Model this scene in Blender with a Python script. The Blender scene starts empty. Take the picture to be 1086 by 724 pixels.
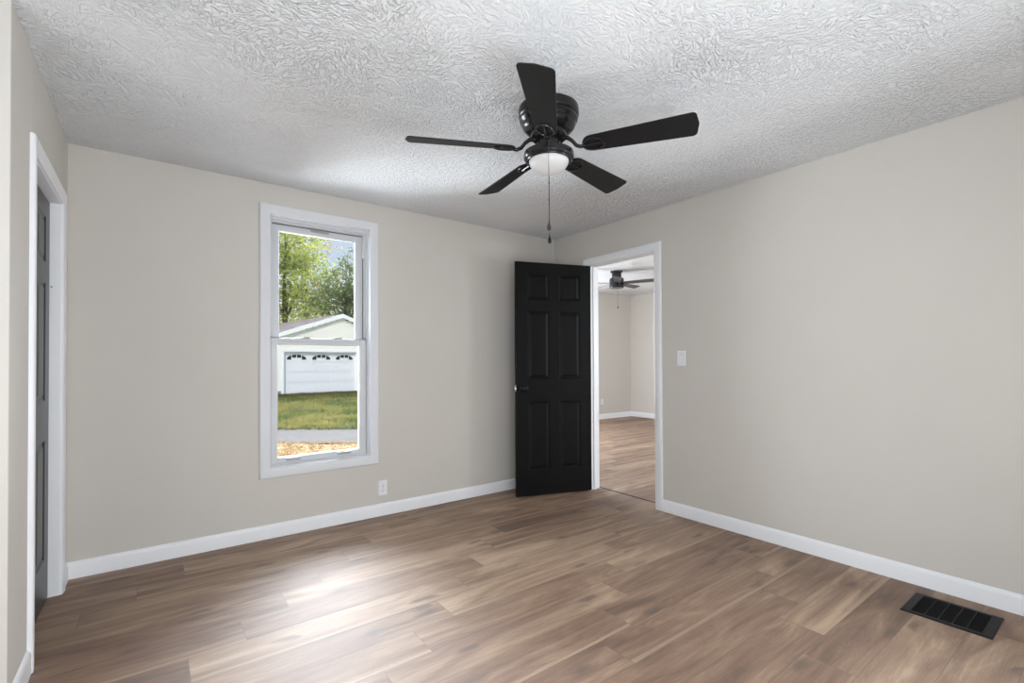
import bpy, bmesh, math, random
from mathutils import Matrix, Vector
R = math.radians
PI = math.pi
random.seed(7)
S = bpy.context.scene
COL = S.collection

# ------------------------------------------------------------------ camera
f_px, cy_px = 506.18, 378.5
yaw, pit, rol = R(36.9), R(0.6), R(-0.25)
F = Vector((math.sin(yaw)*math.cos(pit), math.cos(yaw)*math.cos(pit), math.sin(pit)))
r0 = Vector((math.cos(yaw), -math.sin(yaw), 0)); u0 = r0.cross(F)
rr = math.cos(rol)*r0 + math.sin(rol)*u0; uu = -math.sin(rol)*r0 + math.cos(rol)*u0
cam = bpy.data.cameras.new('camera')
cam.sensor_width = 36; cam.lens = f_px/1086*36; cam.shift_y = (cy_px-362)/1086
cam.clip_start = 0.02; cam.clip_end = 300
co = bpy.data.objects.new('camera', cam); COL.objects.link(co)
m = Matrix((rr, uu, -F)).transposed().to_4x4(); m.translation = (0, 0, 1.20)
co.matrix_world = m
S.camera = co

# ------------------------------------------------------------------ exposure, sky, lights
S.view_settings.view_transform = 'Standard'; S.view_settings.look = 'None'
S.view_settings.exposure = -0.03; S.view_settings.gamma = 1.0
S.view_settings.use_curve_mapping = False

w = bpy.data.worlds.new('sky'); S.world = w; w.use_nodes = True
nt = w.node_tree; nt.nodes.clear()
wo = nt.nodes.new('ShaderNodeOutputWorld'); bg = nt.nodes.new('ShaderNodeBackground')
tc = nt.nodes.new('ShaderNodeTexCoord'); sx = nt.nodes.new('ShaderNodeSeparateXYZ'); cr = nt.nodes.new('ShaderNodeValToRGB')
nt.links.new(tc.outputs['Generated'], sx.inputs[0]); nt.links.new(sx.outputs['Z'], cr.inputs[0])
e = cr.color_ramp.elements
e[0].position = 0.0; e[0].color = (.80, .86, .95, 1); e[1].position = 0.6; e[1].color = (.36, .55, .90, 1)
nt.links.new(cr.outputs[0], bg.inputs['Color']); bg.inputs['Strength'].default_value = 1.0
nt.links.new(bg.outputs[0], wo.inputs[0])

def sun(name, energy, d, angle, col):
    L = bpy.data.lights.new(name, 'SUN'); L.energy = energy; L.angle = angle; L.color = col
    o = bpy.data.objects.new(name, L); COL.objects.link(o)
    o.rotation_euler = Vector(d).to_track_quat('-Z', 'Y').to_euler()
    return o
sun('sun', 3.6, (.45, .62, -.80), R(2), (1, .96, .88))
sun('sky_fill', 46.0, (-.50, -1, -.46), R(65), (.90, .97, 1.06))  # second, broad sun added for skylight and sheen on the floor

def area(name, power, loc, d, sxx, syy, col=(1, 1, 1), spread=180):
    L = bpy.data.lights.new(name, 'AREA'); L.shape = 'RECTANGLE'; L.size = sxx; L.size_y = syy
    L.energy = power; L.color = col; L.spread = R(spread)
    o = bpy.data.objects.new(name, L); COL.objects.link(o); o.location = loc
    o.rotation_euler = Vector(d).to_track_quat('-Z', 'Z').to_euler()
    return o
# added lamp boosting the window's daylight (stands outside, beside the view)
area('window_fill', 138, (.30, 4.75, 1.36), (.95, -2.6, .22), .6, 1.5, (.90, .97, 1.05))
# fill lamps added out of view, behind and beside the camera
area('rear_fill', 85, (.50, -.31, 1.40), (.1, 1, .22), 1.6, 1.9, (.92, .98, 1.04))
area('side_fill', 74, (3.24, -.05, 1.30), (-1, .32, -.12), .5, 1.6, (.92, .98, 1.04), 130)
area('hall_fill', 20, (-1.5, .6, 1.4), (1, .25, .1), 1.2, 1.6, (.92, .98, 1.04))
# lamps added out of view to light the far room; its windows are assumed
area('far_room_fill', 170, (5.0, 6.75, 1.45), (.25, -1, -.05), 1.6, 1.5, (.92, .98, 1.04))
area('far_room_side_fill', 120, (6.2, -.3, 1.45), (0, 1, 0), 2.0, 1.5, (.92, .98, 1.04))

# ------------------------------------------------------------------ materials
def mat(name, base, rough=.5, spec=.5, metal=0.0):
    mt = bpy.data.materials.new(name); mt.use_nodes = True
    b = mt.node_tree.nodes['Principled BSDF']
    b.inputs['Base Color'].default_value = (*base, 1); b.inputs['Roughness'].default_value = rough
    b.inputs['Specular IOR Level'].default_value = spec; b.inputs['Metallic'].default_value = metal
    return mt
def N(mt, kind, **kw):
    n = mt.node_tree.nodes.new(kind)
    for k, v in kw.items(): setattr(n, k, v)
    return n
def LK(mt, a, b): mt.node_tree.links.new(a, b)
def BS(mt): return mt.node_tree.nodes['Principled BSDF']
def MATH(mt, op, a, b=None, c=None, clamp=False):
    n = N(mt, 'ShaderNodeMath', operation=op); n.use_clamp = clamp
    for i, v in enumerate((a, b, c)):
        if v is None: continue
        if isinstance(v, (int, float)): n.inputs[i].default_value = v
        else: LK(mt, v, n.inputs[i])
    return n.outputs[0]
def mottle(mt, base, amt, scale, bump=0, bscale=200, bdist=.001):
    tc = N(mt, 'ShaderNodeTexCoord'); nz = N(mt, 'ShaderNodeTexNoise'); nz.inputs['Scale'].default_value = scale
    nz.inputs['Detail'].default_value = 4
    LK(mt, tc.outputs['Object'], nz.inputs['Vector'])
    r = N(mt, 'ShaderNodeValToRGB')
    r.color_ramp.elements[0].position = .3; r.color_ramp.elements[1].position = .7
    r.color_ramp.elements[0].color = (*[c*(1-amt) for c in base], 1)
    r.color_ramp.elements[1].color = (*[min(1, c*(1+amt)) for c in base], 1)
    LK(mt, nz.outputs[0], r.inputs[0]); LK(mt, r.outputs[0], BS(mt).inputs['Base Color'])
    if bump:
        n2 = N(mt, 'ShaderNodeTexNoise'); n2.inputs['Scale'].default_value = bscale
        LK(mt, tc.outputs['Object'], n2.inputs['Vector'])
        b = N(mt, 'ShaderNodeBump'); b.inputs['Strength'].default_value = bump; b.inputs['Distance'].default_value = bdist
        LK(mt, n2.outputs[0], b.inputs['Height']); LK(mt, b.outputs[0], BS(mt).inputs['Normal'])
    return mt
def paint(name, base, rough=.5, amt=.015, scale=3, bump=.15, bscale=180, spec=.4):
    if rough >= .8: spec = .03
    return mottle(mat(name, base, rough, spec), base, amt, scale, bump, bscale)

M = {}
M['wall'] = paint('greige_wall_paint', (.595, .565, .52), .75, .012, 2.5, .12, 160, .25)
M['trim'] = paint('white_trim_paint', (.82, .83, .85), .35, .01, 6, .05, 60)
M['window_trim'] = paint('soft_white_window_paint', (.68, .69, .71), .35, .01, 6, .05, 60)
M['vinyl'] = paint('white_vinyl', (.60, .61, .625), .35, .01, 8, .03, 80)
M['black_door'] = paint('black_door_paint', (.004, .004, .0042), .5, .15, 12, .12, 140, .14)
M['sheen_door'] = paint('black_door_sheen_paint', (.030, .031, .033), .36, .12, 12, .1, 140, .5)  # black door; window sheen is put into its greyer base colour
M['fan_metal'] = paint('black_fan_metal', (.010, .010, .011), .22, .1, 20, .02, 90, .5)
M['knob'] = paint('matte_black_knob', (.007, .007, .0075), .4, .1, 20, .02, 90, .25)
M['louver'] = paint('black_louver', (.006, .006, .0065), .6, .1, 30, 0, spec=.2)
M['blade'] = paint('black_blade_finish', (.010, .010, .0105), .5, .2, 40, .06, 220, .25)
M['blade_far'] = paint('dark_brown_blade_finish', (.05, .05, .052), .35, .2, 40, .06, 220, .5)
M['chain'] = mat('chain_metal', (.07, .07, .07), .5, .4, .3)
M['pendant_grey'] = paint('grey_pendant', (.035, .035, .035), .6, .05, 30, 0)
M['vent'] = paint('black_vent_metal', (.012, .012, .0135), .5, .15, 30, .1, 200, .2)
M['void'] = paint('duct_dark', (.004, .004, .004), .9, .1, 30, 0)
M['plate'] = paint('white_plastic', (.78, .78, .80), .3, .01, 20, .02, 60)
M['slot'] = paint('slot_dark', (.05, .05, .055), .6, .1, 50, 0)
M['latch'] = mat('latch_steel', (.75, .75, .76), .25, .5, 1)
M['nail'] = paint('nail_hole_dark', (.02, .02, .02), .6, .1, 40, 0)
M['siding'] = paint('cream_siding', (.86, .83, .76), .6, .02, 3, .05, 60)
M['ext_white'] = paint('white_exterior_paint', (.88, .88, .88), .5, .01, 4, .03, 40)
M['garage_door'] = paint('white_garage_door_paint', (.80, .80, .83), .5, .01, 4, .04, 40)
M['dark_glass'] = paint('dark_lite_glass', (.02, .022, .025), .12, .1, 9, 0)
M['foundation'] = paint('grey_block', (.30, .29, .28), .9, .15, 12, .3, 40)
M['shingle'] = paint('brown_shingle', (.046, .028, .021), .9, .25, 7, .5, 25)
M['bark'] = paint('bark', (.12, .095, .07), .9, .3, 8, .6, 20)
M['soil'] = paint('soil', (.20, .17, .10), .95, .2, 3, .3, 20)
M['gravel'] = paint('grey_gravel', (.075, .066, .060), .95, .22, 9, .6, 30)
M['straw'] = paint('golden_straw', (.26, .170, .078), .8, .2, 14, .4, 60)
M['threshold'] = paint('dark_threshold', (.05, .04, .03), .5, .1, 20, 0)

def leafmat(name, a, b, scale=1.2):
    mt = mat(name, a, .7, .12)
    tc = N(mt, 'ShaderNodeTexCoord'); nz = N(mt, 'ShaderNodeTexNoise'); nz.inputs['Scale'].default_value = scale
    LK(mt, tc.outputs['Object'], nz.inputs['Vector'])
    r = N(mt, 'ShaderNodeValToRGB'); r.color_ramp.elements[0].position = .35; r.color_ramp.elements[1].position = .65
    r.color_ramp.elements[0].color = (*a, 1); r.color_ramp.elements[1].color = (*b, 1)
    LK(mt, nz.outputs[0], r.inputs[0]); LK(mt, r.outputs[0], BS(mt).inputs['Base Color'])
    tr = N(mt, 'ShaderNodeBsdfTranslucent'); LK(mt, r.outputs[0], tr.inputs[0])
    mx = N(mt, 'ShaderNodeMixShader'); mx.inputs[0].default_value = .4
    out = mt.node_tree.nodes['Material Output']
    LK(mt, BS(mt).outputs[0], mx.inputs[1]); LK(mt, tr.outputs[0], mx.inputs[2]); LK(mt, mx.outputs[0], out.inputs[0])
    return mt
M['leaf_bright'] = leafmat('bright_green_leaves', (.14, .17, .04), (.30, .32, .085))
M['leaf_autumn'] = leafmat('olive_brown_leaves', (.14, .125, .05), (.25, .195, .085))
M['leaf_dark'] = leafmat('deep_green_leaves', (.075, .098, .042), (.165, .19, .08))
M['grass'] = leafmat('grass_blades', (.06, .08, .022), (.20, .165, .055), .9)
M['grass_ground'] = mottle(mat('grass_ground', (.066, .070, .024), .95, .02), (.066, .070, .024), .3, 1.3, .4, 12, .05)

# frosted glass globe
g = mat('frosted_white_glass', (.62, .615, .61), .35, .4)
BS(g).inputs['Subsurface Weight'].default_value = .25; BS(g).inputs['Subsurface Radius'].default_value = (.05, .05, .05)
M['globe'] = mottle(g, (.62, .615, .61), .01, 6)
# window pane: thin clear glass
g = bpy.data.materials.new('clear_window_glass'); g.use_nodes = True; g.node_tree.nodes.clear()
o_ = N(g, 'ShaderNodeOutputMaterial'); t_ = N(g, 'ShaderNodeBsdfTransparent'); gl = N(g, 'ShaderNodeBsdfGlossy'); mx = N(g, 'ShaderNodeMixShader'); fr = N(g, 'ShaderNodeFresnel')
t_.inputs[0].default_value = (.97, .98, .98, 1); gl.inputs['Roughness'].default_value = .02; fr.inputs[0].default_value = 1.35
LK(g, fr.outputs[0], mx.inputs[0]); LK(g, t_.outputs[0], mx.inputs[1]); LK(g, gl.outputs[0], mx.inputs[2]); LK(g, mx.outputs[0], o_.inputs[0])
M['glass'] = g

# textured ceiling: slap-brush pattern in patches of differing direction
def ceiling_material():
    mt = mat('slap_brush_ceiling', (.82, .83, .845), .85, .2)
    tc = N(mt, 'ShaderNodeTexCoord')
    heights = []
    for sc, off in ((4.6, 0.0), (5.7, 3.3)):
        mp = N(mt, 'ShaderNodeVectorMath', operation='ADD'); mp.inputs[1].default_value = (off, off*.7, 0)
        LK(mt, tc.outputs['Object'], mp.inputs[0])
        wn = N(mt, 'ShaderNodeTexNoise'); wn.inputs['Scale'].default_value = 5; LK(mt, mp.outputs[0], wn.inputs['Vector'])
        wadd = N(mt, 'ShaderNodeVectorMath', operation='MULTIPLY_ADD'); wadd.inputs[1].default_value = (.16, .16, 0)
        LK(mt, wn.outputs['Color'], wadd.inputs[0]); LK(mt, mp.outputs[0], wadd.inputs[2])
        vo = N(mt, 'ShaderNodeTexVoronoi'); vo.inputs['Scale'].default_value = sc; vo.voronoi_dimensions = '2D'
        LK(mt, wadd.outputs[0], vo.inputs['Vector'])
        sp = N(mt, 'ShaderNodeSeparateColor'); LK(mt, vo.outputs['Color'], sp.inputs[0])
        ang = MATH(mt, 'MULTIPLY', sp.outputs[0], 6.283)
        ro = N(mt, 'ShaderNodeVectorRotate', rotation_type='Z_AXIS'); LK(mt, mp.outputs[0], ro.inputs['Vector']); LK(mt, ang, ro.inputs['Angle'])
        st = N(mt, 'ShaderNodeVectorMath', operation='MULTIPLY'); st.inputs[1].default_value = (26, 78, 1)
        LK(mt, ro.outputs[0], st.inputs[0])
        nz = N(mt, 'ShaderNodeTexNoise', noise_dimensions='2D'); nz.inputs['Scale'].default_value = 1; nz.inputs['Detail'].default_value = 2.5
        nz.inputs['Distortion'].default_value = .6
        LK(mt, st.outputs[0], nz.inputs['Vector'])
        mr = N(mt, 'ShaderNodeMapRange', interpolation_type='SMOOTHSTEP'); mr.inputs['From Min'].default_value = .48; mr.inputs['From Max'].default_value = .68
        LK(mt, nz.outputs[0], mr.inputs[0]); heights.append(mr.outputs[0])
    h = MATH(mt, 'MAXIMUM', *heights)
    pn = N(mt, 'ShaderNodeTexNoise'); pn.inputs['Scale'].default_value = 1.1; LK(mt, tc.outputs['Object'], pn.inputs['Vector'])
    pr = N(mt, 'ShaderNodeMapRange'); pr.inputs['From Min'].default_value = .35; pr.inputs['From Max'].default_value = .62
    pr.inputs['To Min'].default_value = .35; pr.inputs['To Max'].default_value = 1
    LK(mt, pn.outputs[0], pr.inputs[0]); h = MATH(mt, 'MULTIPLY', h, pr.outputs[0])
    b = N(mt, 'ShaderNodeBump'); b.inputs['Strength'].default_value = 1.0; b.inputs['Distance'].default_value = .009
    LK(mt, h, b.inputs['Height']); LK(mt, b.outputs[0], BS(mt).inputs['Normal'])
    return mt
M['ceiling'] = ceiling_material()

# floor: 187 mm planks along X, end joints stepping from row to row
def floor_material():
    mt = mat('oak_plank_floor', (.4, .3, .2), .42, .9); BS(mt).inputs['IOR'].default_value = 1.68
    tc = N(mt, 'ShaderNodeTexCoord'); sp = N(mt, 'ShaderNodeSeparateXYZ'); LK(mt, tc.outputs['Object'], sp.inputs[0])
    X, Y = sp.outputs[0], sp.outputs[1]
    yr = MATH(mt, 'DIVIDE', MATH(mt, 'SUBTRACT', Y, 1.985), .187)
    row = MATH(mt, 'FLOOR', yr); fy = MATH(mt, 'SUBTRACT', yr, row)
    xr = MATH(mt, 'DIVIDE', MATH(mt, 'ADD', MATH(mt, 'SUBTRACT', X, 1.14), MATH(mt, 'MULTIPLY', row, -.2105)), 1.235)
    pl = MATH(mt, 'FLOOR', xr); fx = MATH(mt, 'SUBTRACT', xr, pl)
    cid = N(mt, 'ShaderNodeCombineXYZ'); LK(mt, row, cid.inputs[0]); LK(mt, pl, cid.inputs[1])
    wn = N(mt, 'ShaderNodeTexWhiteNoise', noise_dimensions='2D'); LK(mt, cid.outputs[0], wn.inputs['Vector'])
    ws = N(mt, 'ShaderNodeSeparateColor'); LK(mt, wn.outputs['Color'], ws.inputs[0])
    # grain coordinates, shifted per plank
    gx = MATH(mt, 'ADD', X, MATH(mt, 'MULTIPLY', ws.outputs[0], 37)); gy = MATH(mt, 'ADD', Y, MATH(mt, 'MULTIPLY', ws.outputs[1], 53))
    gc = N(mt, 'ShaderNodeCombineXYZ'); LK(mt, gx, gc.inputs[0]); LK(mt, gy, gc.inputs[1])
    def noise(sx_, sy_, det=4, dist=0.0, rough=.55):
        v = N(mt, 'ShaderNodeVectorMath', operation='MULTIPLY'); v.inputs[1].default_value = (sx_, sy_, 1); LK(mt, gc.outputs[0], v.inputs[0])
        n = N(mt, 'ShaderNodeTexNoise', noise_dimensions='2D'); n.inputs['Scale'].default_value = 1; n.inputs['Detail'].default_value = det
        n.inputs['Distortion'].default_value = dist; n.inputs['Roughness'].default_value = rough
        LK(mt, v.outputs[0], n.inputs['Vector']); return n.outputs[0]
    broad = noise(1.3, 7, 3, 1.0)
    fine = noise(5, 130, 4, .3, .65)
    streak = noise(1.0, 22, 3, .5)
    cath = noise(1.6, 16, 2, 1.6)
    ring = MATH(mt, 'ABSOLUTE', MATH(mt, 'SUBTRACT', MATH(mt, 'FRACT', MATH(mt, 'MULTIPLY', cath, 9)), .5))
    t = MATH(mt, 'ADD', MATH(mt, 'MULTIPLY', broad, .62), MATH(mt, 'MULTIPLY', fine, .22))
    t = MATH(mt, 'ADD', t, MATH(mt, 'MULTIPLY', streak, .34))
    t = MATH(mt, 'ADD', t, MATH(mt, 'MULTIPLY', ring, .11))
    t = MATH(mt, 'ADD', t, MATH(mt, 'MULTIPLY', MATH(mt, 'SUBTRACT', ws.outputs[2], .5), .20))
    r = N(mt, 'ShaderNodeValToRGB'); cr = r.color_ramp
    cr.elements[0].position = .40; cr.elements[0].color = (.121, .063, .032, 1)
    cr.elements[1].position = .86; cr.elements[1].color = (.425, .292, .188, 1)
    for pos, c in ((.53, (.19, .104, .060)), (.64, (.247, .148, .088)), (.74, (.32, .204, .126))):
        el = cr.elements.new(pos); el.color = (*c, 1)
    LK(mt, t, r.inputs[0])
    # knots
    v = N(mt, 'ShaderNodeVectorMath', operation='MULTIPLY'); v.inputs[1].default_value = (3.0, 8.5, 1); LK(mt, gc.outputs[0], v.inputs[0])
    wv = N(mt, 'ShaderNodeTexNoise', noise_dimensions='2D'); wv.inputs['Scale'].default_value = 3; LK(mt, v.outputs[0], wv.inputs['Vector'])
    wa = N(mt, 'ShaderNodeVectorMath', operation='MULTIPLY_ADD'); wa.inputs[1].default_value = (.35, .35, 0); LK(mt, wv.outputs['Color'], wa.inputs[0]); LK(mt, v.outputs[0], wa.inputs[2])
    vo = N(mt, 'ShaderNodeTexVoronoi', voronoi_dimensions='2D'); vo.inputs['Scale'].default_value = 1; LK(mt, wa.outputs[0], vo.inputs['Vector'])
    ks = N(mt, 'ShaderNodeSeparateColor'); LK(mt, vo.outputs['Color'], ks.inputs[0])
    kr = N(mt, 'ShaderNodeMapRange', interpolation_type='SMOOTHSTEP'); kr.inputs['From Min'].default_value = .04; kr.inputs['From Max'].default_value = .30
    kr.inputs['To Min'].default_value = 1; kr.inputs['To Max'].default_value = 0
    LK(mt, vo.outputs['Distance'], kr.inputs[0])
    kk = MATH(mt, 'MULTIPLY', kr.outputs[0], MATH(mt, 'GREATER_THAN', ks.outputs[0], .72))
    kk = MATH(mt, 'MULTIPLY', kk, .75)
    mx = N(mt, 'ShaderNodeMix', data_type='RGBA'); LK(mt, kk, mx.inputs['Factor']); LK(mt, r.outputs[0], mx.inputs['A']); mx.inputs['B'].default_value = (.095, .058, .036, 1)
    # joints
    ey = MATH(mt, 'MULTIPLY', MATH(mt, 'MINIMUM', fy, MATH(mt, 'SUBTRACT', 1, fy)), .187)
    ex = MATH(mt, 'MULTIPLY', MATH(mt, 'MINIMUM', fx, MATH(mt, 'SUBTRACT', 1, fx)), 1.235)
    ed = MATH(mt, 'MINIMUM', ex, ey)
    jr = N(mt, 'ShaderNodeMapRange'); jr.inputs['From Min'].default_value = .0008; jr.inputs['From Max'].default_value = .0026
    jr.inputs['To Min'].default_value = 1; jr.inputs['To Max'].default_value = 0; LK(mt, ed, jr.inputs[0])
    # pale sapwood strip along some plank edges
    er = N(mt, 'ShaderNodeMapRange', interpolation_type='SMOOTHSTEP'); er.inputs['From Min'].default_value = .07; er.inputs['From Max'].default_value = .13
    er.inputs['To Min'].default_value = 1; er.inputs['To Max'].default_value = 0
    LK(mt, MATH(mt, 'ADD', fy, MATH(mt, 'MULTIPLY', MATH(mt, 'SUBTRACT', broad, .5), .3)), er.inputs[0])
    sap = MATH(mt, 'MULTIPLY', MATH(mt, 'MULTIPLY', er.outputs[0], MATH(mt, 'GREATER_THAN', ws.outputs[1], .55)), .45)
    ms = N(mt, 'ShaderNodeMix', data_type='RGBA'); LK(mt, sap, ms.inputs['Factor']); LK(mt, mx.outputs['Result'], ms.inputs['A']); ms.inputs['B'].default_value = (.45, .32, .205, 1)
    m2 = N(mt, 'ShaderNodeMix', data_type='RGBA'); LK(mt, MATH(mt, 'MULTIPLY', jr.outputs[0], .6), m2.inputs['Factor']); LK(mt, ms.outputs['Result'], m2.inputs['A']); m2.inputs['B'].default_value = (.12, .08, .055, 1)
    LK(mt, m2.outputs['Result'], BS(mt).inputs['Base Color'])
    hh = MATH(mt, 'SUBTRACT', MATH(mt, 'MULTIPLY', fine, .25), jr.outputs[0])
    b = N(mt, 'ShaderNodeBump'); b.inputs['Strength'].default_value = .35; b.inputs['Distance'].default_value = .001
    LK(mt, hh, b.inputs['Height']); LK(mt, b.outputs[0], BS(mt).inputs['Normal'])
    rg = MATH(mt, 'ADD', .595, MATH(mt, 'MULTIPLY', fine, .15)); LK(mt, rg, BS(mt).inputs['Roughness'])
    return mt
M['floor'] = floor_material()

# ------------------------------------------------------------------ mesh builder
class MB:
    def __init__(s): s.v = []; s.f = []
    def add(s, vs, fs, mx=None):
        n = len(s.v)
        s.v += [tuple(mx @ Vector(v)) if mx else tuple(v) for v in vs]
        s.f += [tuple(i+n for i in f) for f in fs]
        return s
    def box(s, a, b, mx=None):
        (x0, y0, z0), (x1, y1, z1) = a, b
        x0, x1 = sorted((x0, x1)); y0, y1 = sorted((y0, y1)); z0, z1 = sorted((z0, z1))
        return s.add([(x0,y0,z0),(x1,y0,z0),(x1,y1,z0),(x0,y1,z0),(x0,y0,z1),(x1,y0,z1),(x1,y1,z1),(x0,y1,z1)],
                     [(0,3,2,1),(4,5,6,7),(0,1,5,4),(1,2,6,5),(2,3,7,6),(3,0,4,7)], mx)
    def lathe(s, prof, n=48, mx=None):
        vs = []; fs = []
        for r_, z in prof:
            vs += [(r_*math.cos(2*PI*i/n), r_*math.sin(2*PI*i/n), z) for i in range(n)]
        for j in range(len(prof)-1):
            for i in range(n):
                k = (i+1) % n; fs.append((j*n+i, j*n+k, (j+1)*n+k, (j+1)*n+i))
        fs.append(tuple(range(n))[::-1]); fs.append(tuple(range((len(prof)-1)*n, len(prof)*n)))
        return s.add(vs, fs, mx)
    def tube(s, pts, rad, n=8, mx=None, closed=False):
        pts = [Vector(q) for q in pts]; L = len(pts); rads = rad if isinstance(rad, (list, tuple)) else [rad]*L
        vs = []; fs = []; up = Vector((0, 0, 1)); prev = None
        for i, q in enumerate(pts):
            a = pts[(i-1) % L] if (closed or i) else q; b = pts[(i+1) % L] if (closed or i < L-1) else q
            t = (b-a).normalized()
            s1 = prev - t*prev.dot(t) if prev is not None else t.cross(up if abs(t.z) < .95 else Vector((1, 0, 0)))
            s1.normalize(); prev = s1; s2 = t.cross(s1)
            vs += [tuple(q + rads[i]*(math.cos(2*PI*k/n)*s1 + math.sin(2*PI*k/n)*s2)) for k in range(n)]
        for j in range(L if closed else L-1):
            for i in range(n):
                k = (i+1) % n; j2 = (j+1) % L
                fs.append((j*n+i, j*n+k, j2*n+k, j2*n+i))
        if not closed: fs.append(tuple(range(n))[::-1]); fs.append(tuple(range((L-1)*n, L*n)))
        return s.add(vs, fs, mx)
    def prism(s, poly, z0, z1, mx=None):
        n = len(poly)
        vs = [(x, y, z0) for x, y in poly] + [(x, y, z1) for x, y in poly]
        fs = [tuple(range(n))[::-1], tuple(range(n, 2*n))] + [(i, (i+1) % n, n+(i+1) % n, n+i) for i in range(n)]
        return s.add(vs, fs, mx)
    def build(s, name, m, parent=None, bevel=0, smooth=0, loc=(0, 0, 0)):
        me = bpy.data.meshes.new(name); me.from_pydata([tuple(Vector(v)-Vector(loc)) for v in s.v], [], s.f); me.update()
        bm = bmesh.new(); bm.from_mesh(me); bmesh.ops.recalc_face_normals(bm, faces=bm.faces[:]); bm.to_mesh(me); bm.free()
        me.materials.append(m)
        if smooth:
            me.polygons.foreach_set('use_smooth', [True]*len(me.polygons))
            try: me.set_sharp_from_angle(angle=R(smooth))
            except Exception: pass
        o = bpy.data.objects.new(name, me); COL.objects.link(o); o.location = loc
        if parent: o.parent = parent
        if bevel:
            md = o.modifiers.new('bevel', 'BEVEL'); md.width = bevel; md.segments = 2; md.limit_method = 'ANGLE'; md.angle_limit = R(40)
        return o
def empty(name, loc=(0, 0, 0), rz=0):
    o = bpy.data.objects.new(name, None); COL.objects.link(o); o.location = loc; o.rotation_euler = (0, 0, rz); o.empty_display_size = .1
    return o
def tag(o, label, cat, group=None, kind=None):
    o['label'] = label; o['category'] = cat
    if group: o['group'] = group
    if kind: o['kind'] = kind
    return o
def struct(o, label=None):
    o['kind'] = 'structure'
    if label: o['label'] = label
    return o

# ------------------------------------------------------------------ dimensions
H = 2.44                       # ceiling of the room
XL, XR, YB, YR = -.389, 3.274, 3.629, -.35
T = .115                       # partition thickness
XF, YF, HF = 8.42, 6.86, 2.64  # far room
HX = -1.7                      # hall side
DY0, DY1, DZ = 2.42, 3.143, 2.100      # clear opening in the right wall
CY0, CY1, CZ = 2.685, 3.405, 2.035    # clear opening in the left wall
WX0, WX1, WZ0, WZ1 = .642, 1.345, .478, 2.232  # clear window opening

# ------------------------------------------------------------------ shell
struct(MB().box((HX-.1, YR-.1, -.12), (XR+T, YB+.14, 0)).box((XR+T, YR-.1, -.12), (XF+.1, YF+.1, 0)).build('floor', M['floor']))
struct(MB().box((HX-.1, YR-.1, H), (XR+T*.5, YB+.14, H+.3)).build('ceiling', M['ceiling']))
struct(MB().box((XR+T*.5, YR-.1, HF), (XF+.1, YF+.1, HF+.12)).build('ceiling_far', M['ceiling']))
# back wall with the window hole
wb = MB(); y0, y1 = YB, YB+.14; j = .018
wb.box((XL-T, y0, 0), (WX0-j, y1, H)).box((WX1+j, y0, 0), (XR+T, y1, H))
wb.box((WX0-j, y0, 0), (WX1+j, y1, WZ0-j)).box((WX0-j, y0, WZ1+j), (WX1+j, y1, H))
struct(wb.build('wall_back', M['wall']))
wr = MB()
wr.box((XR, YR, 0), (XR+T, DY0-j, H)).box((XR, DY1+j, 0), (XR+T, YB, H)).box((XR, DY0-j, DZ+j), (XR+T, DY1+j, H))
struct(wr.build('wall_right', M['wall']))
wl = MB()
wl.box((XL-T, 2.30, 0), (XL, CY0-j, H)).box((XL-T, CY1+j, 0), (XL, YB, H)).box((XL-T, CY0-j, CZ+j), (XL, CY1+j, H))
struct(wl.build('wall_left', M['wall'], bevel=.004))
struct(MB().box((HX-.1, YR-.1, 0), (XF+.1, YR, HF)).build('wall_rear', M['wall']))
struct(MB().box((HX-.1, YR, 0), (HX, YB+.14, H)).build('wall_hall', M['wall']))
struct(MB().box((HX, 2.95, 0), (XL-T-.01, 3.05, H)).build('wall_closet', M['wall']) if False else MB().box((HX, YB, 0), (XL-T, YB+.14, H)).build('wall_closet', M['wall']))
fw = MB().box((XR+T-.14, YB+.14, 0), (XR+T, YF+.1, HF)).box((XR+T, YF, 0), (XF, YF+.1, HF))
struct(fw.build('wall_far', M['wall']))
struct(MB().box((XF, YR, 0), (XF+.1, YF+.1, HF)).build('wall_far_side', M['wall']))
struct(MB().box((XR+T*.5, YR, H), (XR+T, YF, HF)).build('wall_upper', M['wall']))

# baseboards: profile extruded along a wall
BP = [(0, 0), (.013, 0), (.013, .072), (.0115, .080), (.008, .088), (.004, .093), (0, .095)]
def baseboard(name, a, b, nrm, m0=0, m1=0, h=1.0):
    a, b, n = Vector((*a, 0)), Vector((*b, 0)), Vector((*nrm, 0)); d = (b-a).normalized()
    vs = []
    for q, mm in ((a, m0), (b, -m1)):
        vs += [tuple(q + n*o_ + d*(mm*o_) + Vector((0, 0, z*h))) for o_, z in BP]
    k = len(BP); fs = [(i, (i+1) % k, k+(i+1) % k, k+i) for i in range(k)] + [tuple(range(k)), tuple(range(k, 2*k))]
    return struct(MB().add(vs, fs).build(name, M['trim'], smooth=25))
CW = .068
baseboard('baseboard_back', (XL, YB), (XR, YB), (0, -1), 1, 1)
baseboard('baseboard_right', (XR, YR), (XR, DY0-.005-CW), (-1, 0), 1, 0)
baseboard('baseboard_right_corner', (XR, DY1+.005+CW), (XR, YB), (-1, 0), 0, 1)
baseboard('baseboard_left', (XL, CY1+.005+CW), (XL, YB), (1, 0), 0, 1)
baseboard('baseboard_left_end', (XL, 2.30), (XL, CY0-.005-CW), (1, 0), 0, 0)
baseboard('baseboard_far', (XR+T, YF), (XF, YF), (0, -1), 1, 1, 1.1)
baseboard('baseboard_far_side', (XF, YR), (XF, YF), (-1, 0), 1, 1, 1.1)

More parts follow.
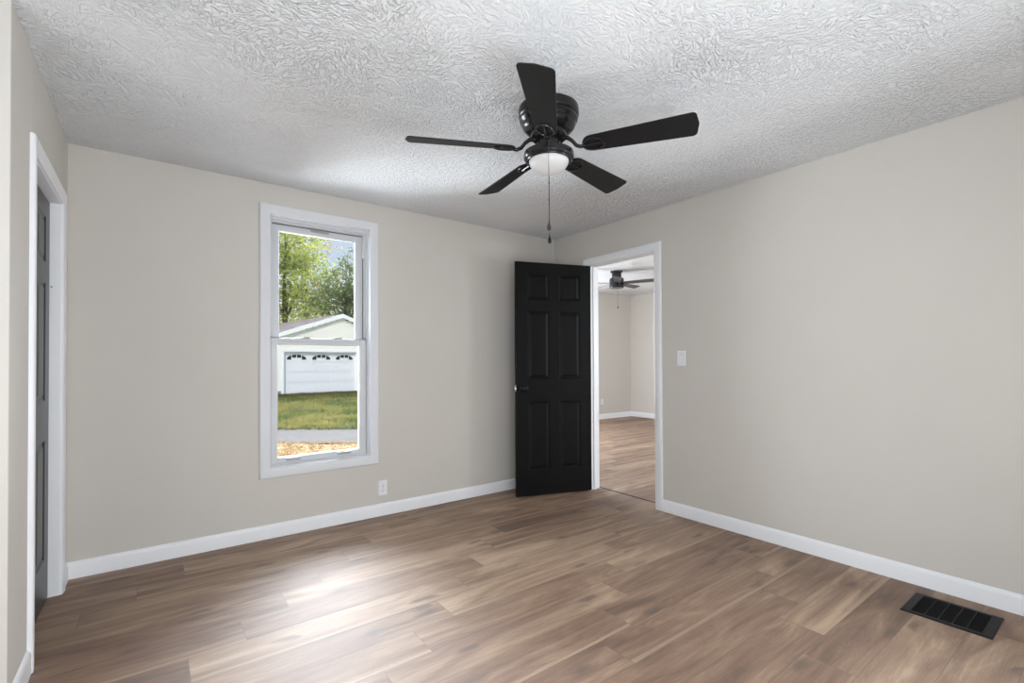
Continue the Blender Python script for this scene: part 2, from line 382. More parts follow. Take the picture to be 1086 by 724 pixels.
# casing: stepped profile run around a rectangle, mitred; (offset from inner edge, projection)
CP = [(0, 0), (0, .009), (.004, .012), (.016, .0125), (.020, .0145), (.040, .0165), (.055, .0175), (.062, .0165), (.067, .012), (.068, 0)]
def casing(name, a0, a1, b0, b1, fn, closed, parent=None, m=None, prof=CP):
    """rectangle a0..a1 (across) x b0..b1 (up); fn(a, b, h) gives the world point"""
    rings = []
    for o_, h in prof:
        lo = b0-o_ if closed else b0
        rings.append([fn(a0-o_, lo, h), fn(a0-o_, b1+o_, h), fn(a1+o_, b1+o_, h), fn(a1+o_, lo, h)])
    vs = [q for rg in rings for q in rg]; fs = []; k = len(prof)
    for i in range(k):
        i2 = (i+1) % k
        for q in range(4 if closed else 3):
            q2 = (q+1) % 4; fs.append((i*4+q, i*4+q2, i2*4+q2, i2*4+q))
    if not closed: fs += [tuple(i*4 for i in range(k)), tuple(i*4+3 for i in range(k))]
    return MB().add(vs, fs).build(name, m or M['trim'], parent, smooth=25)

# right opening: jambs, stops, casings
struct(casing('trim_1', DY0-.005, DY1+.005, 0, DZ+.005, lambda a, b, h: (XR-h, a, b), False))
struct(casing('trim_2', DY0-.005, DY1+.005, 0, DZ+.005, lambda a, b, h: (XR+T+h, a, b), False))
jb = MB()
jb.box((XR-.001, DY0-j, 0), (XR+T+.001, DY0, DZ)).box((XR-.001, DY1, 0), (XR+T+.001, DY1+j, DZ)).box((XR-.001, DY0-j, DZ), (XR+T+.001, DY1+j, DZ+j))
for a, b in ((DY0, DY0+.011), (DY1-.011, DY1)): jb.box((XR+.040, a, 0), (XR+.072, b, DZ))
jb.box((XR+.040, DY0+.011, DZ-.011), (XR+.072, DY1-.011, DZ))
struct(jb.build('trim_3', M['trim'], bevel=.0015))
struct(MB().box((XR+T+.020, DY0-.03, 0), (XR+T+.036, DY1+.03, .003)).build('trim_4', M['threshold']))
# left opening
struct(casing('trim_5', CY0-.005, CY1+.005, 0, CZ+.005, lambda a, b, h: (XL+h, a, b), False))
jb = MB()
jb.box((XL-T, CY0-j, 0), (XL+.001, CY0, CZ)).box((XL-T, CY1, 0), (XL+.001, CY1+j, CZ)).box((XL-T, CY0-j, CZ), (XL+.001, CY1+j, CZ+j))
struct(jb.build('trim_6', M['trim'], bevel=.0015))
tag(MB().lathe([(.0001, 0), (.0035, 0), (.0035, .002), (.0001, .002)], 10, Matrix.Translation((XL-.035, CY1-.0005, 1.60)) @ Matrix.Rotation(R(90), 4, 'X')).build('nail_hole', M['nail']),  # dark disc standing in for a nail hole
    'small dark nail hole in the white jamb of the closed black door', 'nail')

# ------------------------------------------------------------------ six-panel doors
def door_leaf(W, Hd, th):
    """slab in x 0..W, y 0..th, z 0..Hd, six raised panels pressed into both faces"""
    k = W/.73
    xs = [0, .108*k, .318*k, .412*k, .622*k, W]
    t = lambda q: Hd*(1-q)
    zs = [0, t(.893), t(.600), t(.502), t(.210), t(.160), t(.046), Hd]
    zs = sorted(zs)
    mb = MB()
    def face(yy, s):
        for i in range(5):
            for q in range(7):
                x0, x1, z0, z1 = xs[i], xs[i+1], zs[q], zs[q+1]
                if i in (1, 3) and q in (1, 3, 5):
                    rings = [(0, 0), (.004, .0035), (.012, .008), (.017, .008), (.034, .002), (.036, .0015)]
                    vs = []; fs = []
                    for ins, dp in rings:
                        y_ = yy - s*dp
                        vs += [(x0+ins, y_, z0+ins), (x1-ins, y_, z0+ins), (x1-ins, y_, z1-ins), (x0+ins, y_, z1-ins)]
                    for g_ in range(len(rings)-1):
                        for c in range(4):
                            d = (c+1) % 4; fs.append((g_*4+c, g_*4+d, g_*4+4+d, g_*4+4+c))
                    n = (len(rings)-1)*4; fs.append((n, n+1, n+2, n+3))
                    mb.add(vs, fs)
                else:
                    mb.add([(x0, yy, z0), (x1, yy, z0), (x1, yy, z1), (x0, yy, z1)], [(0, 1, 2, 3)])
    face(th, 1); face(0, -1)
    mb.add([(0,0,0),(W,0,0),(W,th,0),(0,th,0)], [(0,1,2,3)]); mb.add([(0,0,Hd),(W,0,Hd),(W,th,Hd),(0,th,Hd)], [(0,1,2,3)])
    for i in range(7):
        for xx in (0, W): mb.add([(xx,0,zs[i]),(xx,th,zs[i]),(xx,th,zs[i+1]),(xx,0,zs[i+1])], [(0,1,2,3)])
    for i in range(5): pass
    return mb
def weld(o):
    bm = bmesh.new(); bm.from_mesh(o.data); bmesh.ops.remove_doubles(bm, verts=bm.verts[:], dist=.0002)
    bmesh.ops.recalc_face_normals(bm, faces=bm.faces[:]); bm.to_mesh(o.data); bm.free(); return o
def knob(name, x, z, ysurf, sgn, parent, m):
    prof = [(.0001, 0), (.032, 0), (.032, .004), (.028, .008), (.013, .011), (.011, .030), (.016, .036), (.025, .042), (.0275, .052), (.025, .062), (.016, .068), (.0001, .070)]
    mx = Matrix.Translation((x, ysurf, z)) @ Matrix.Rotation(R(-90*sgn), 4, 'X')
    return MB().lathe(prof, 32, mx).build(name, m, parent, smooth=40)
LW, LH = .738, 2.080
door = empty('door_1', (XR-.006, DY1+.003, .012), math.atan2(.312, -.950))
struct(door, 'open black six-panel door swung into the room at the corner'); 
weld(door_leaf(LW, LH, .035).build('door_leaf', M['black_door'], door))
knob('door_knob', LW-.066, .955, .035, 1, door, M['knob'])
knob('door_knob', LW-.066, .955, 0, -1, door, M['knob'])
lp = MB().box((LW-.0005, .006, .925), (LW+.0015, .029, .985)).box((LW, .011, .945), (LW+.011, .024, .965)).build('latch', M['latch'], door, bevel=.001); lp['label'] = 'bright steel latch'
for z in (.20, 1.0, 1.80):
    MB().tube([(-.004, -.004, z-.045), (-.004, -.004, z+.045)], .006, 10).box((0-.001, .002, z-.044), (.0005, .030, z+.044)).build('hinge', M['fan_metal'], door)
door2 = empty('door_2', (XL-.043-.030, CY1-.003, .010), R(-90))
struct(door2, 'closed black six-panel door set back in the left wall')
weld(door_leaf(CY1-CY0-.006, CZ-.014, .030).build('door_leaf', M['sheen_door'], door2))

# ------------------------------------------------------------------ window
M['gap_shade'] = paint('dark_grey_gap_shade', (.10, .10, .105), .6, .05, 30, 0)
win = struct(empty('window_1', ((WX0+WX1)/2, YB, WZ0)), 'white double-hung window in the back wall')
def wbuild(mb, name, m, parent=win, **k):
    o = mb.build(name, m, None, **k)
    o.parent = parent; base = Vector(win.location)
    o.location = -base if parent is win else (0, 0, 0)
    return o
o = casing('window_casing', WX0, WX1, WZ0, WZ1, lambda a, b, h: (a, YB-h, b), True, None, M['window_trim']); o.parent = win; o.location = -Vector(win.location)
def rect_frame(mb, x0, x1, z0, z1, l, r_, b, t, ya, yb):
    mb.box((x0, ya, z0), (x0+l, yb, z1)).box((x1-r_, ya, z0), (x1, yb, z1)).box((x0+l, ya, z0), (x1-r_, yb, z0+b)).box((x0+l, ya, z1-t), (x1-r_, yb, z1))
    return mb
wbuild(rect_frame(MB(), WX0-j, WX1+j, WZ0-j, WZ1+j, j, j, j, j, YB-.001, YB+.135), 'window_jamb', M['trim'])
fr_ = rect_frame(MB(), WX0, WX1, WZ0, WZ1, .012, .012, .012, .022, YB+.040, YB+.134)
rect_frame(fr_, WX0+.012, WX1-.012, WZ0+.012, WZ1-.022, .012, .012, .012, .018, YB+.094, YB+.134)
fr_.box((WX0+.012, YB+.062, 1.39), (WX0+.022, YB+.092, WZ1-.022)).box((WX1-.022, YB+.062, 1.39), (WX1-.012, YB+.092, WZ1-.022))
fr_.box((WX1-.034, YB+.052, 2.02), (WX1-.012, YB+.092, WZ1-.022)).box((WX0+.012, YB+.058, WZ1-.034), (WX1-.012, YB+.092, WZ1-.022))
wbuild(fr_, 'window_frame', M['vinyl'], bevel=.002)
ws_ = MB().box((WX0+.022, YB+.090, 1.38), (WX0+.0265, YB+.0945, WZ1-.036)).box((WX1-.0265, YB+.090, 1.38), (WX1-.022, YB+.0945, WZ1-.036)).box((WX0+.022, YB+.090, WZ1-.041), (WX1-.022, YB+.0945, WZ1-.036))  # dark strips added to draw the shaded gaps round the upper sash
wbuild(ws_, 'sash_gap_shade', M['gap_shade'])
# lower sash (inner track), upper sash (outer track)
ls = rect_frame(MB(), WX0+.014, WX1-.014, WZ0+.013, 1.376, .040, .050, .040, .044, YB+.050, YB+.088)
ls.box((WX0+.06, YB+.042, 1.352), (WX1-.06, YB+.050, 1.362))
rect_frame(ls, WX0+.052, WX1-.062, WZ0+.051, 1.334, .006, .006, .006, .006, YB+.058, YB+.082)
lower = wbuild(ls, 'lower_sash', M['vinyl'], bevel=.002)
us = rect_frame(MB(), WX0+.022, WX1-.022, 1.336, WZ1-.036, .050, .056, .044, .046, YB+.096, YB+.132)
rect_frame(us, WX0+.070, WX1-.076, 1.378, WZ1-.080, .006, .006, .006, .006, YB+.102, YB+.128)
upper = wbuild(us, 'upper_sash', M['vinyl'], bevel=.002)
wbuild(MB().box((WX0+.050, YB+.068, WZ0+.050), (WX1-.060, YB+.072, 1.336)), 'glass_pane', M['glass'], lower)
wbuild(MB().box((WX0+.070, YB+.112, 1.376), (WX1-.076, YB+.116, WZ1-.08)), 'glass_pane', M['glass'], upper)
M['hardware'] = paint('grey_sash_hardware', (.36, .36, .37), .4, .05, 30, 0)
for x in (.885, 1.115):
    wbuild(MB().box((x-.035, YB+.055, 1.376), (x+.035, YB+.092, 1.383)).lathe([(.0001, 0), (.016, 0), (.015, .008), (.0001, .010)], 16, Matrix.Translation((x, YB+.072, 1.383))).box((x-.008, YB+.06, 1.384), (x+.034, YB+.072, 1.392)), 'sash_lock', M['hardware'], lower, bevel=.001)
for x in (.80, 1.16):
    wbuild(MB().box((x-.055, YB+.036, WZ0+.043), (x+.055, YB+.052, WZ0+.049)).box((x-.048, YB+.034, WZ0+.032), (x+.048, YB+.038, WZ0+.049)), 'sash_lift', M['hardware'], lower, bevel=.001)
for x in (WX0+.045, WX1-.05):
    wbuild(MB().box((x-.03, YB+.056, 1.376), (x+.03, YB+.084, 1.381)), 'tilt_latch', M['hardware'], lower, bevel=.001)
wbuild(MB().box((.93, YB+.086, WZ1-.058), (1.06, YB+.097, WZ1-.046)).box((.95, YB+.083, WZ1-.062), (1.04, YB+.090, WZ1-.056)), 'sash_pull', M['hardware'], upper, bevel=.001)

# ------------------------------------------------------------------ wall plates and floor vent
def plate_on(name, fn, w_, h_, parent):
    pr = [(0, 0), (0, .003), (.003, .0055), (.006, .006)]
    vs = []; fs = []
    for ins, d in pr: vs += [fn(-w_/2+ins, -h_/2+ins, d), fn(w_/2-ins, -h_/2+ins, d), fn(w_/2-ins, h_/2-ins, d), fn(-w_/2+ins, h_/2-ins, d)]
    for g_ in range(3):
        for c in range(4): d = (c+1) % 4; fs.append((g_*4+c, g_*4+d, g_*4+4+d, g_*4+4+c))
    fs += [(12, 13, 14, 15), (0, 1, 2, 3)]
    return MB().add(vs, fs).build(name, M['plate'], parent)
def prism_on(mb, fn, poly, d0, d1):
    n = len(poly); vs = [fn(a, b, d0) for a, b in poly] + [fn(a, b, d1) for a, b in poly]
    mb.add(vs, [tuple(range(n)), tuple(range(n, 2*n))] + [(i, (i+1) % n, n+(i+1) % n, n+i) for i in range(n)]); return mb
def oct_(w_, h_, cx=0, cy=0):
    return [(cx+w_*.5*math.copysign(min(1, abs(math.cos(a))*1.25), math.cos(a)), cy+h_*.5*math.sin(a)) for a in [2*PI*i/16 for i in range(16)]]
def rc(x0, x1, y0, y1): return [(x0, y0), (x1, y0), (x1, y1), (x0, y1)]
def outlet(loc, label, group=None):
    t = empty('wall_outlet', loc); tag(t, label, 'outlet', group)
    fn = lambda a, b, d: (a, -d, b)
    plate_on('cover_plate', fn, .072, .116, t)
    for cz in (.0195, -.0195):
        rcp = prism_on(MB(), fn, oct_(.034, .028, 0, cz), .004, .0075).build('receptacle', M['plate'], t)
        s_ = MB()
        for sx_, hh in ((-.0065, .0045), (.0065, .0038)): prism_on(s_, fn, rc(sx_-.0012, sx_+.0012, cz-hh+.002, cz+hh+.002), .0073, .0079)
        prism_on(s_, fn, oct_(.005, .005, 0, cz-.008), .0073, .0079)
        s_.build('slot', M['slot'], rcp)
    prism_on(MB(), fn, oct_(.006, .006), .0055, .0070).build('screw', M['hardware'], t)
    return t
outlet((1.445, YB, .215), 'white duplex wall outlet low on the wall beside the window')
outlet((7.50, YF, .36), 'white wall outlet seen low on the far room wall through the doorway')
t = empty('light_switch', (XR, 2.170, 1.222)); tag(t, 'white toggle light switch on the wall beside the open doorway', 'light switch')
fn = lambda a, b, d: (-d, a, b)
plate_on('cover_plate', fn, .072, .118, t)
prism_on(MB(), fn, rc(-.006, .006, -.013, .013), .0055, .0068).build('toggle_collar', M['plate'], t)
tg = MB(); tg.add([fn(a, b, d) for a, b, d in ((-.0045,-.009,.006),(.0045,-.009,.006),(.0045,.003,.006),(-.0045,.003,.006),(-.004,-.013,.017),(.004,-.013,.017),(.004,-.006,.018),(-.004,-.006,.018))],
       [(0,1,2,3),(4,5,6,7),(0,1,5,4),(1,2,6,5),(2,3,7,6),(3,0,4,7)]); tg.build('toggle', M['plate'], t)
for z in (.030, -.030): prism_on(MB(), fn, oct_(.006, .006, 0, z), .0055, .0072).build('screw', M['hardware'], t)

t = empty('floor_vent', (3.015, .572, 0)); tag(t, 'black metal floor vent grille set in the wood floor by the baseboard', 'floor vent')
a_, b_ = .137, .160     # half sizes
v_ = MB()
pr = [(0, 0), (.002, .004), (.008, .006), (.024, .006), (.026, .003)]
vs = []; fs = []
def vr(ins, z):
    ex = ins if ins <= .008 else ins
    ey = ins if ins <= .008 else ins + .012
    return [(-a_+ex, -b_+ey, z), (a_-ex, -b_+ey, z), (a_-ex, b_-ey, z), (-a_+ex, b_-ey, z)]
for ins, z in pr: vs += vr(ins, z)
for g_ in range(len(pr)-1):
    for c in range(4): d = (c+1) % 4; fs.append((g_*4+c, g_*4+d, g_*4+4+d, g_*4+4+c))
v_.add(vs, fs); v_.build('vent_frame', M['vent'], t)
MB().box((-a_+.02, -b_+.03, .0004), (a_-.02, b_-.03, .0012)).build('duct', M['void'], t)
yi = b_-.038
for k in range(1, 5):
    y = -yi + 2*yi*k/5
    MB().box((-a_+.026, y-.0018, .001), (a_-.026, y+.0018, .005)).build('divider', M['vent'], t)
for k in range(22):
    x = -a_+.03 + (2*a_-.06)*k/21
    MB().add([(x-.0015, -yi, .0012), (x+.0015, -yi, .0035), (x+.0015, yi, .0035), (x-.0015, yi, .0012), (x-.0008, -yi, .0010), (x+.0022, -yi, .0033), (x+.0022, yi, .0033), (x-.0008, yi, .0010)],
             [(0,1,2,3),(4,5,6,7),(0,1,5,4),(2,3,7,6)]).build('louver', M['louver'], t)

# ------------------------------------------------------------------ ceiling fan of the room
def blade_outline(r0_, r1_, w0, w1):
    pts = []
    L = r1_-r0_
    # root: rounded, widening to the tip, tip gently curved with round corners
    for i in range(9):
        a = PI/2 + PI*i/8
        pts.append((r0_ + .045 + .045*math.cos(a), w0/2*math.sin(a)))
    tip = []
    for i in range(7):
        a = -PI/2 + (PI/2)*i/6
        tip.append((r1_-.030 + .022*math.cos(a), -w1/2 + .022 + .022*math.sin(a)))
    top = [(x, -y) for x, y in tip[::-1]]
    pts += tip + [(r1_, 0)] + top
    return pts
def fan_blade(ang, z, r0_, r1_, w0, w1, pitch, m, parent, center, iron=True, thick=.0055):
    mx = Matrix.Rotation(ang, 4, 'Z') @ Matrix.Translation((0, 0, z)) @ Matrix.Rotation(pitch, 4, 'X')
    b = MB().prism(blade_outline(r0_, r1_, w0, w1), 0, thick, mx).build('blade', m, parent, bevel=.0015)
    if iron:
        # blade iron: S-shaped arm from the flywheel, pierced oval plate screwed under the blade root
        ir = MB()
        ra = Matrix.Rotation(ang, 4, 'Z')
        ir.tube([(.070, 0, z+.050), (.095, 0, z+.048), (.118, 0, z+.030), (.138, 0, z+.004), (.160, 0, z-.006), (r0_+.012, 0, z-.004)], [.011, .010, .009, .009, .009, .008], 10, ra)
        ov = [(r0_+.052 + .050*math.cos(q), .040*math.sin(q), -.004) for q in [2*PI*i/28 for i in range(28)]]
        ir.tube(ov, .0042, 8, mx, closed=True)
        ir.tube([(r0_+.004, 0, -.004), (r0_+.102, 0, -.004)], .005, 8, mx)
        for q in ((r0_+.098, 0), (r0_+.070, .034), (r0_+.070, -.034)): ir.lathe([(.0001, -.009), (.006, -.008), (.007, -.004), (.007, 0)], 12, mx @ Matrix.Translation((q[0], q[1], 0)))
        ir.build('blade_iron', M['fan_metal'], b, smooth=40)
    return b
fan = empty('ceiling_fan', (1.542, 1.747, H)); tag(fan, 'black five-blade ceiling fan with white globe light hanging in the near room', 'ceiling fan')
MB().lathe([(.0001, 0), (.134, 0), (.145, -.005), (.147, -.012), (.147, -.042), (.144, -.048), (.139, -.051), (.141, -.056), (.141, -.066), (.135, -.072), (.129, -.080), (.131, -.085), (.127, -.096), (.114, -.110), (.096, -.118), (.0001, -.120)], 64).build('motor_housing', M['fan_metal'], fan, smooth=35)
MB().lathe([(.0001, -.1195), (.080, -.1195), (.088, -.126), (.088, -.146), (.078, -.154), (.0001, -.156)], 48).build('flywheel', M['fan_metal'], fan, smooth=35)
MB().lathe([(.0001, -.154), (.056, -.154), (.058, -.160), (.058, -.202), (.068, -.216), (.0001, -.218)], 48).build('switch_housing', M['fan_metal'], fan, smooth=35)
MB().lathe([(.0001, -.214), (.085, -.214), (.112, -.217), (.121, -.222), (.122, -.230), (.122, -.246), (.117, -.253), (.108, -.256), (.104, -.262), (.0985, -.262), (.0001, -.260)], 64).build('light_ring', M['fan_metal'], fan, smooth=35)
gp = [(.0975, -.256)] + [(.0975*math.cos(a), -.258-.064*math.sin(a)) for a in [PI/2*i/14 for i in range(14)]] + [(.0001, -.322)]
MB().lathe([(.0001, -.255)] + gp, 56).build('globe_shade', M['globe'], fan, smooth=40)
for ang in (153.9, 224.6, 300.6, 11.8, 82.1):
    fan_blade(R(ang), -.210, .168, .686, .106, .144, R(-15), M['blade'], fan, None)
def pull_chain(parent, xy, z0, z1, start, pend_m, rad=.0011, beads=()):
    x, y = xy
    c = MB()
    c.tube([start, ((start[0]+x)/2, (start[1]+y)/2, start[2]-.002), (x, y, z0), (x, y, z1)], rad, 6)
    for z in beads: c.lathe([(.0001, z+.004), (.003, z+.002), (.003, z-.002), (.0001, z-.004)], 10, Matrix.Translation((x, y, 0)))
    n = int((z0-z1)/.012)
    for i in range(n): c.lathe([(.0001, .0018), (.0018, 0), (.0001, -.0018)], 6, Matrix.Translation((x, y, z0-(i+.5)*(z0-z1)/n)))
    ch = c.build('pull_chain', M['chain'], parent)
    pf = [(.0001, .002), (.0022, 0), (.0035, -.012), (.0088, -.028), (.0096, -.036), (.0072, -.044), (.0001, -.047)]
    MB().lathe([(r_, z1+z) for r_, z in pf], 20, Matrix.Translation((x, y, 0))).build('chain_pull', pend_m, ch, smooth=50)
    return ch
dx, dy = -.6655, -.7464     # towards the camera side
pull_chain(fan, (dx*.126, dy*.126), -.218, -.588, (dx*.056, dy*.056, -.195), M['pendant_grey'], beads=(-.414, -.492))
pull_chain(fan, (-dx*.126+.002, -dy*.126), -.218, -.585, (-dx*.056, -dy*.056, -.195), M['knob'])

# ------------------------------------------------------------------ fan of the far room
fan2 = empty('ceiling_fan', (5.90, 5.07, HF)); tag(fan2, 'small dark ceiling fan without light globe seen through the doorway in the far room', 'ceiling fan')
MB().lathe([(.0001, 0), (.097, 0), (.100, -.006), (.098, -.018), (.076, -.028), (.074, -.105), (.0001, -.106)], 40).build('canopy', M['fan_metal'], fan2, smooth=35)
MB().lathe([(.0001, -.104), (.085, -.104), (.108, -.120), (.114, -.140), (.114, -.255), (.104, -.268), (.0001, -.270)], 40).build('motor_housing', M['fan_metal'], fan2, smooth=35)
for ang in (222.5, 294.5, 6.5, 78.5, 150.5):
    fan_blade(R(ang), -.195, .105, .61, .100, .130, R(-13), M['blade_far'], fan2, None, iron=False)
pull_chain(fan2, (-.075, -.085), -.272, -.56, (-.06, -.068, -.262), M['fan_metal'], rad=.0014)

# ------------------------------------------------------------------ outdoors
GZ = -.36
FX, FY = Vector((.8, -.6)), Vector((.6, .8))     # across and along the view out of the window
def gp_(a, d, z=GZ): q = FX*a + FY*d; return (q.x, q.y, z)
def strip(d0, d1, a0, a1, z, m, name, wob=0, n=60, th=.02):
    vs = []; fs = []
    for i in range(n+1):
        a = a0+(a1-a0)*i/n
        vs += [gp_(a, d0+wob*random.uniform(-1, 1), z), gp_(a, d1+wob*random.uniform(-1, 1), z), gp_(a, d0, z-th), gp_(a, d1, z-th)]
    for i in range(n):
        p_ = i*4; fs += [(p_, p_+4, p_+5, p_+1), (p_, p_+2, p_+6, p_+4), (p_+1, p_+5, p_+7, p_+3)]
    return MB().add(vs, fs).build(name, m)
struct(MB().box((-60, YB+.16, GZ-.3), (80, 110, GZ-.01)).build('ground', M['grass_ground']))
struct(strip(9.2, 11.35, -30, 12, GZ+.004, M['gravel'], 'gravel_drive', .05))
struct(strip(5.6, 9.2, -12, 6, GZ+.006, M['straw'], 'straw_bed', .10))
def tufts(name, d0, d1, a_of, n, h0, h1, wd, m, lean, z=GZ):
    mb = MB()
    for _ in range(n):
        d = d0+(d1-d0)*random.random()**1.2
        lo, hi = a_of(d); a = random.uniform(lo, hi)
        b = Vector(gp_(a, d, z))
        if (b.x-5.17)*-.1644+(b.y-25.76)*.9864 > -.15: continue
        t_ = random.uniform(0, 2*PI); s_ = Vector((math.cos(t_), math.sin(t_), 0))
        for _k in range(3):
            hh = random.uniform(h0, h1); ln = Vector((random.uniform(-1, 1), random.uniform(-1, 1), 0))*lean*hh
            q = b + Vector((random.uniform(-.05, .05), random.uniform(-.05, .05), 0))
            mb.add([q-s_*wd, q+s_*wd, q+ln+Vector((0, 0, hh))], [(0, 1, 2)])
    return mb.build(name, m)
wedge = lambda d: (-.52*d-1.0, -.26*d+1.0)
tag(tufts('grass', 11.2, 25.5, wedge, 9000, .05, .13, .012, M['grass'], .8), 'green and yellow lawn grass between the drive and the garage', 'grass', kind='stuff')
tag(tufts('straw', 5.8, 9.35, wedge, 6000, .02, .07, .006, M['straw'], 2.6), 'golden straw mulch spread on the ground outside the window', 'straw', kind='stuff')

# garage: local x along its front, y away from us, z up from the ground
ga = empty('garage', (5.17, 25.76, GZ), math.atan2(.1644, .9864)); tag(ga, 'cream sided garage with gable roof standing across the lawn outside', 'garage')
PX, PZ, SL, HW, DEP = 3.04, 4.16, .35, 5.0, 8.0
gx0, gx1 = PX-HW, PX+HW
D0, D1, DH = 0.0, 3.89, 2.13
roofz = lambda x: PZ - .10 - SL*abs(x-PX)
sd = MB(); c_ = .115; z = .18
while z < PZ-.12:
    z1 = min(z+c_, PZ-.12); zm = z1
    hw = min(HW, (PZ-.10-z1)/SL)
    segs = [(PX-hw, PX+hw)]
    if z < DH+.06: segs = [(PX-hw, D0-.14), (D1+.14, PX+hw)]
    for a, b in segs:
        if b > a: sd.add([(a, -.012, z), (b, -.012, z), (b, 0, z1), (a, 0, z1), (b, 0, z), (a, 0, z)], [(0, 1, 2, 3), (0, 1, 4, 5)])
    z = z1
for xx in (gx0, gx1): sd.add([(xx, 0, .18), (xx, DEP, .18), (xx, DEP, roofz(gx0)), (xx, 0, roofz(gx0))], [(0, 1, 2, 3)])
sd.add([(gx0, DEP, 0), (gx1, DEP, 0), (gx1, DEP, roofz(gx0)), (PX, DEP, PZ-.1), (gx0, DEP, roofz(gx0))], [(0, 1, 2, 3, 4)])
sd.build('siding_wall', M['siding'], ga)
for a, b in ((gx0, D0-.14), (D1+.14, gx1)): MB().box((a, -.005, -.1), (b, .2, .18)).build('foundation', M['foundation'], ga)
rf = MB(); e_ = .10; th = .06
for s_ in (-1, 1):
    xe = PX + s_*(HW+.3); ze = PZ - SL*(HW+.3)
    rf.add([(PX, -e_, PZ), (xe, -e_, ze), (xe, DEP+e_, ze), (PX, DEP+e_, PZ), (PX, -e_, PZ+th), (xe, -e_, ze+th), (xe, DEP+e_, ze+th), (PX, DEP+e_, PZ+th)],
           [(0,1,2,3),(4,5,6,7),(0,1,5,4),(1,2,6,5),(2,3,7,6)])
rf.build('roof', M['shingle'], ga)
rk = MB()
for s_ in (-1, 1):
    xe = PX + s_*(HW+.3); ze = PZ - SL*(HW+.3)
    rk.add([(PX, -e_-.03, PZ+.05), (xe, -e_-.03, ze+.05), (xe, -e_-.03, ze-.17), (PX, -e_-.03, PZ-.17), (PX, -e_, PZ+.05), (xe, -e_, ze+.05), (xe, -e_, ze-.17), (PX, -e_, PZ-.17)],
           [(0,1,2,3),(4,5,6,7),(0,1,5,4),(3,2,6,7),(1,2,6,5)])
    rk.add([(PX, -e_, PZ-.02), (xe, -e_, ze-.02), (xe, .0, ze-.02), (PX, .0, PZ-.02)], [(0, 1, 2, 3)])
rk.build('rake_board', M['ext_white'], ga)
tr = MB().box((D0-.14, -.03, 0), (D0, .12, DH+.14)).box((D1, -.03, 0), (D1+.14, .12, DH+.14)).box((D0, -.03, DH), (D1, .12, DH+.14))
tr.build('door_surround', M['ext_white'], ga)
gd = MB()
for k in range(4):
    z0_, z1_ = k*DH/4, (k+1)*DH/4
    gd.box((D0, .10, z0_+.004), (D1, .14, z1_-.004))
    for q in range(8):
        xa = D0 + (D1-D0)*(q+.12)/8; xb = D0 + (D1-D0)*(q+.88)/8
        if k < 3: gd.box((xa, .092, z0_+.09), (xb, .10, z1_-.09))
gdo = gd.build('garage_door', M['garage_door'], ga)
for cxn in (.17, .50, .83):
    cx_ = D0 + (D1-D0)*cxn; cz_ = DH-.40; hw_ = .48
    def arc(x): return .26*math.sqrt(max(0, 1-(x/(hw_*1.06))**2))
    for xa, xb in ((-1, -.55), (-.47, -.05), (.05, .47), (.55, 1)):
        poly = []
        n = 6
        xs_ = [hw_*(xa+(xb-xa)*i/n) for i in range(n+1)]
        # muntins fan out from the base centre
        lowf = .0 if abs(xa+xb) > 1.2 else .10
        poly = [(x, lowf) for x in (xs_[0], xs_[-1])] + [(x, max(arc(x), lowf+.01)) for x in xs_[::-1]]
        MB().prism([(cx_+x, cz_+y) for x, y in poly], -.10, -.088, Matrix.Rotation(R(90), 4, 'X')).build('window_lite', M['dark_glass'], gdo)

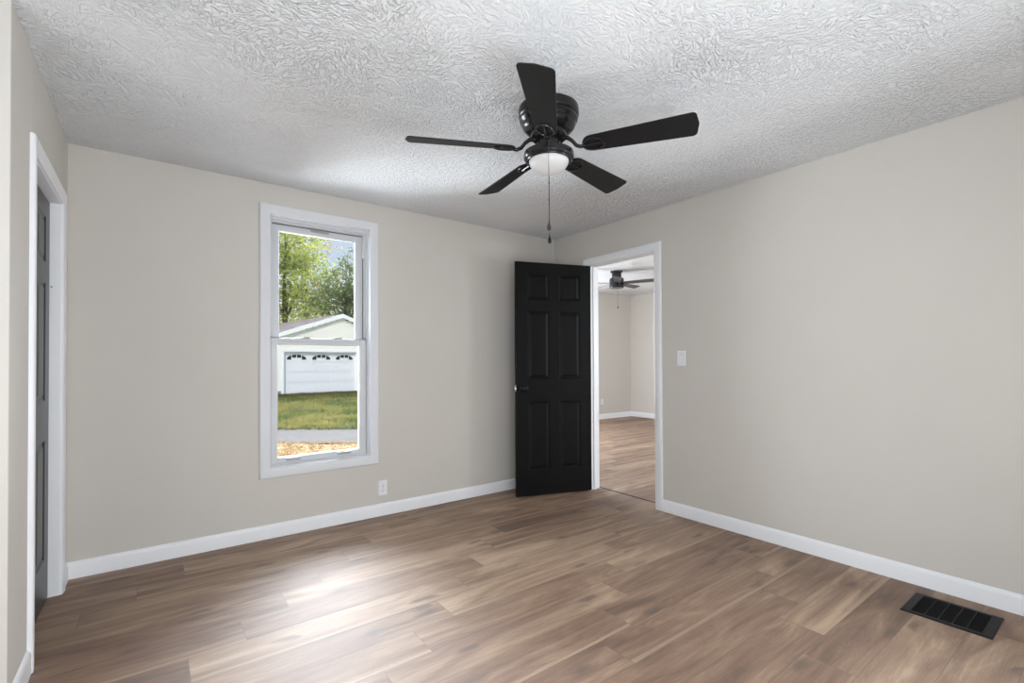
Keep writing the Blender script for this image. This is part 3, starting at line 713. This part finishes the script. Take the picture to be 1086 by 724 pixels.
def tree(name, loc, ht, trunk_r, crown, leaf_m, n, leaf, label, bare=0, group=None):
    """crown: list of (dx, dy, z, rx, rz) blobs"""
    t_ = empty(name, (*loc, GZ)); tag(t_, label, 'tree', group)
    tk = MB(); rnd = random.Random(hash(label) % 1000 if False else len(label)*31+n)
    tk.tube([(0, 0, 0), (.08, .05, ht*.25), (-.05, .1, ht*.5), (.05, 0, ht*.72), (0, 0, ht*.9)], [trunk_r, trunk_r*.8, trunk_r*.55, trunk_r*.3, trunk_r*.1], 8)
    for (bx, by, bz, rx, rz) in crown:
        st = (0, 0, min(ht*.6, bz*.6)); md_ = (bx*.5, by*.5, bz*.85)
        tk.tube([st, md_, (bx, by, bz)], [trunk_r*.45, trunk_r*.28, trunk_r*.08], 6)
        for _ in range(7):
            d = Vector((rnd.gauss(0, 1), rnd.gauss(0, 1), rnd.gauss(.4, .8))).normalized()
            tk.tube([(bx*.8, by*.8, bz*.93), (bx+d.x*rx*.6, by+d.y*rx*.6, bz+d.z*rz*.6), (bx+d.x*rx, by+d.y*rx, bz+d.z*rz*1.05)], [trunk_r*.16, trunk_r*.09, .012], 5)
    tk.build('trunk', M['bark'], t_)
    lf = MB()
    tot = sum(rx*rx*rz for _, _, _, rx, rz in crown)
    for (bx, by, bz, rx, rz) in crown:
        cl = max(10, int(26*(rx*rx*rz)**.5)); cents = []
        for _ in range(cl):
            d = Vector((rnd.gauss(0, 1), rnd.gauss(0, 1), rnd.gauss(0, 1))).normalized()*(.45+.55*rnd.random()**.5)
            cents.append(Vector((bx+d.x*rx, by+d.y*rx, bz+d.z*rz)))
        for _ in range(int(n*rx*rx*rz/tot)):
            c0 = rnd.choice(cents); cr_ = .26*rx
            q = c0 + Vector((rnd.gauss(0, cr_), rnd.gauss(0, cr_), rnd.gauss(0, cr_*.7)))
            a = Vector((rnd.gauss(0, 1), rnd.gauss(0, 1), rnd.gauss(0, .6))).normalized()
            b = a.cross(Vector((rnd.gauss(0, 1), rnd.gauss(0, 1), rnd.gauss(0, 1)))).normalized()
            l = leaf*rnd.uniform(.7, 1.3)
            lf.add([q-a*l, q+b*l*.5, q+a*l, q-b*l*.5], [(0, 1, 2, 3)])
    lf.build('foliage', leaf_m, t_)
    return t_
G = 'trees behind the garage'
def scaled(k, blobs): return [tuple(c*k for c in b) for b in blobs]
tree('broadleaf_tree', (9.84, 48.6), 16.2, .33, scaled(1.2, [(0, 0, 10.5, 2.6, 2.4), (-1.6, .4, 8.0, 2.2, 2.0), (1.4, -.5, 7.6, 2.1, 2.2), (.2, 0, 5.6, 2.4, 1.6)]), M['leaf_bright'], 5600, .19, 'bright green tree behind the garage, nearest the window edge', group=G)
tree('broadleaf_tree', (14.6, 61.0), 19.5, .34, scaled(1.33, [(0, 0, 12.3, 2.4, 1.9), (-1.6, 0, 10.2, 2.0, 1.6), (1.5, .3, 8.0, 2.2, 2.0), (-.5, 0, 6.0, 2.6, 1.8), (2.6, 0, 5.2, 2.2, 1.6)]), M['leaf_autumn'], 4600, .20, 'tall olive brown tree rising behind the bright green one', group=G)
tree('broadleaf_tree', (13.2, 41.4), 11.5, .20, [(0, 0, 8.2, 2.3, 1.5), (1.3, 0, 7.0, 1.9, 1.6), (-1.4, 0, 6.6, 1.7, 1.5), (.2, 0, 5.9, 2.1, 1.3), (.5, 0, 10.2, 1.0, 1.1)], M['leaf_dark'], 4300, .15, 'deep green tree with thin open top above the garage peak', group=G)
for i, (x, y, h_, lab) in enumerate(((5.4, 37.2, 4.3, 'dark low bush behind the brown roof slope, at its lower end'), (10.4, 37.6, 4.6, 'dark low bush behind the roof slope, nearer the garage peak'), (15.4, 36.9, 4.9, 'dark low bush behind the far roof slope of the garage'))):
    tree('shrub', (x, y), h_, .08, [(0, 0, h_*.62, 1.6, h_*.36), (.6, 0, h_*.45, 1.5, h_*.34), (-.7, .2, h_*.5, 1.4, h_*.36)], M['leaf_dark'], 2200, .14, lab, group='bushes behind the garage')
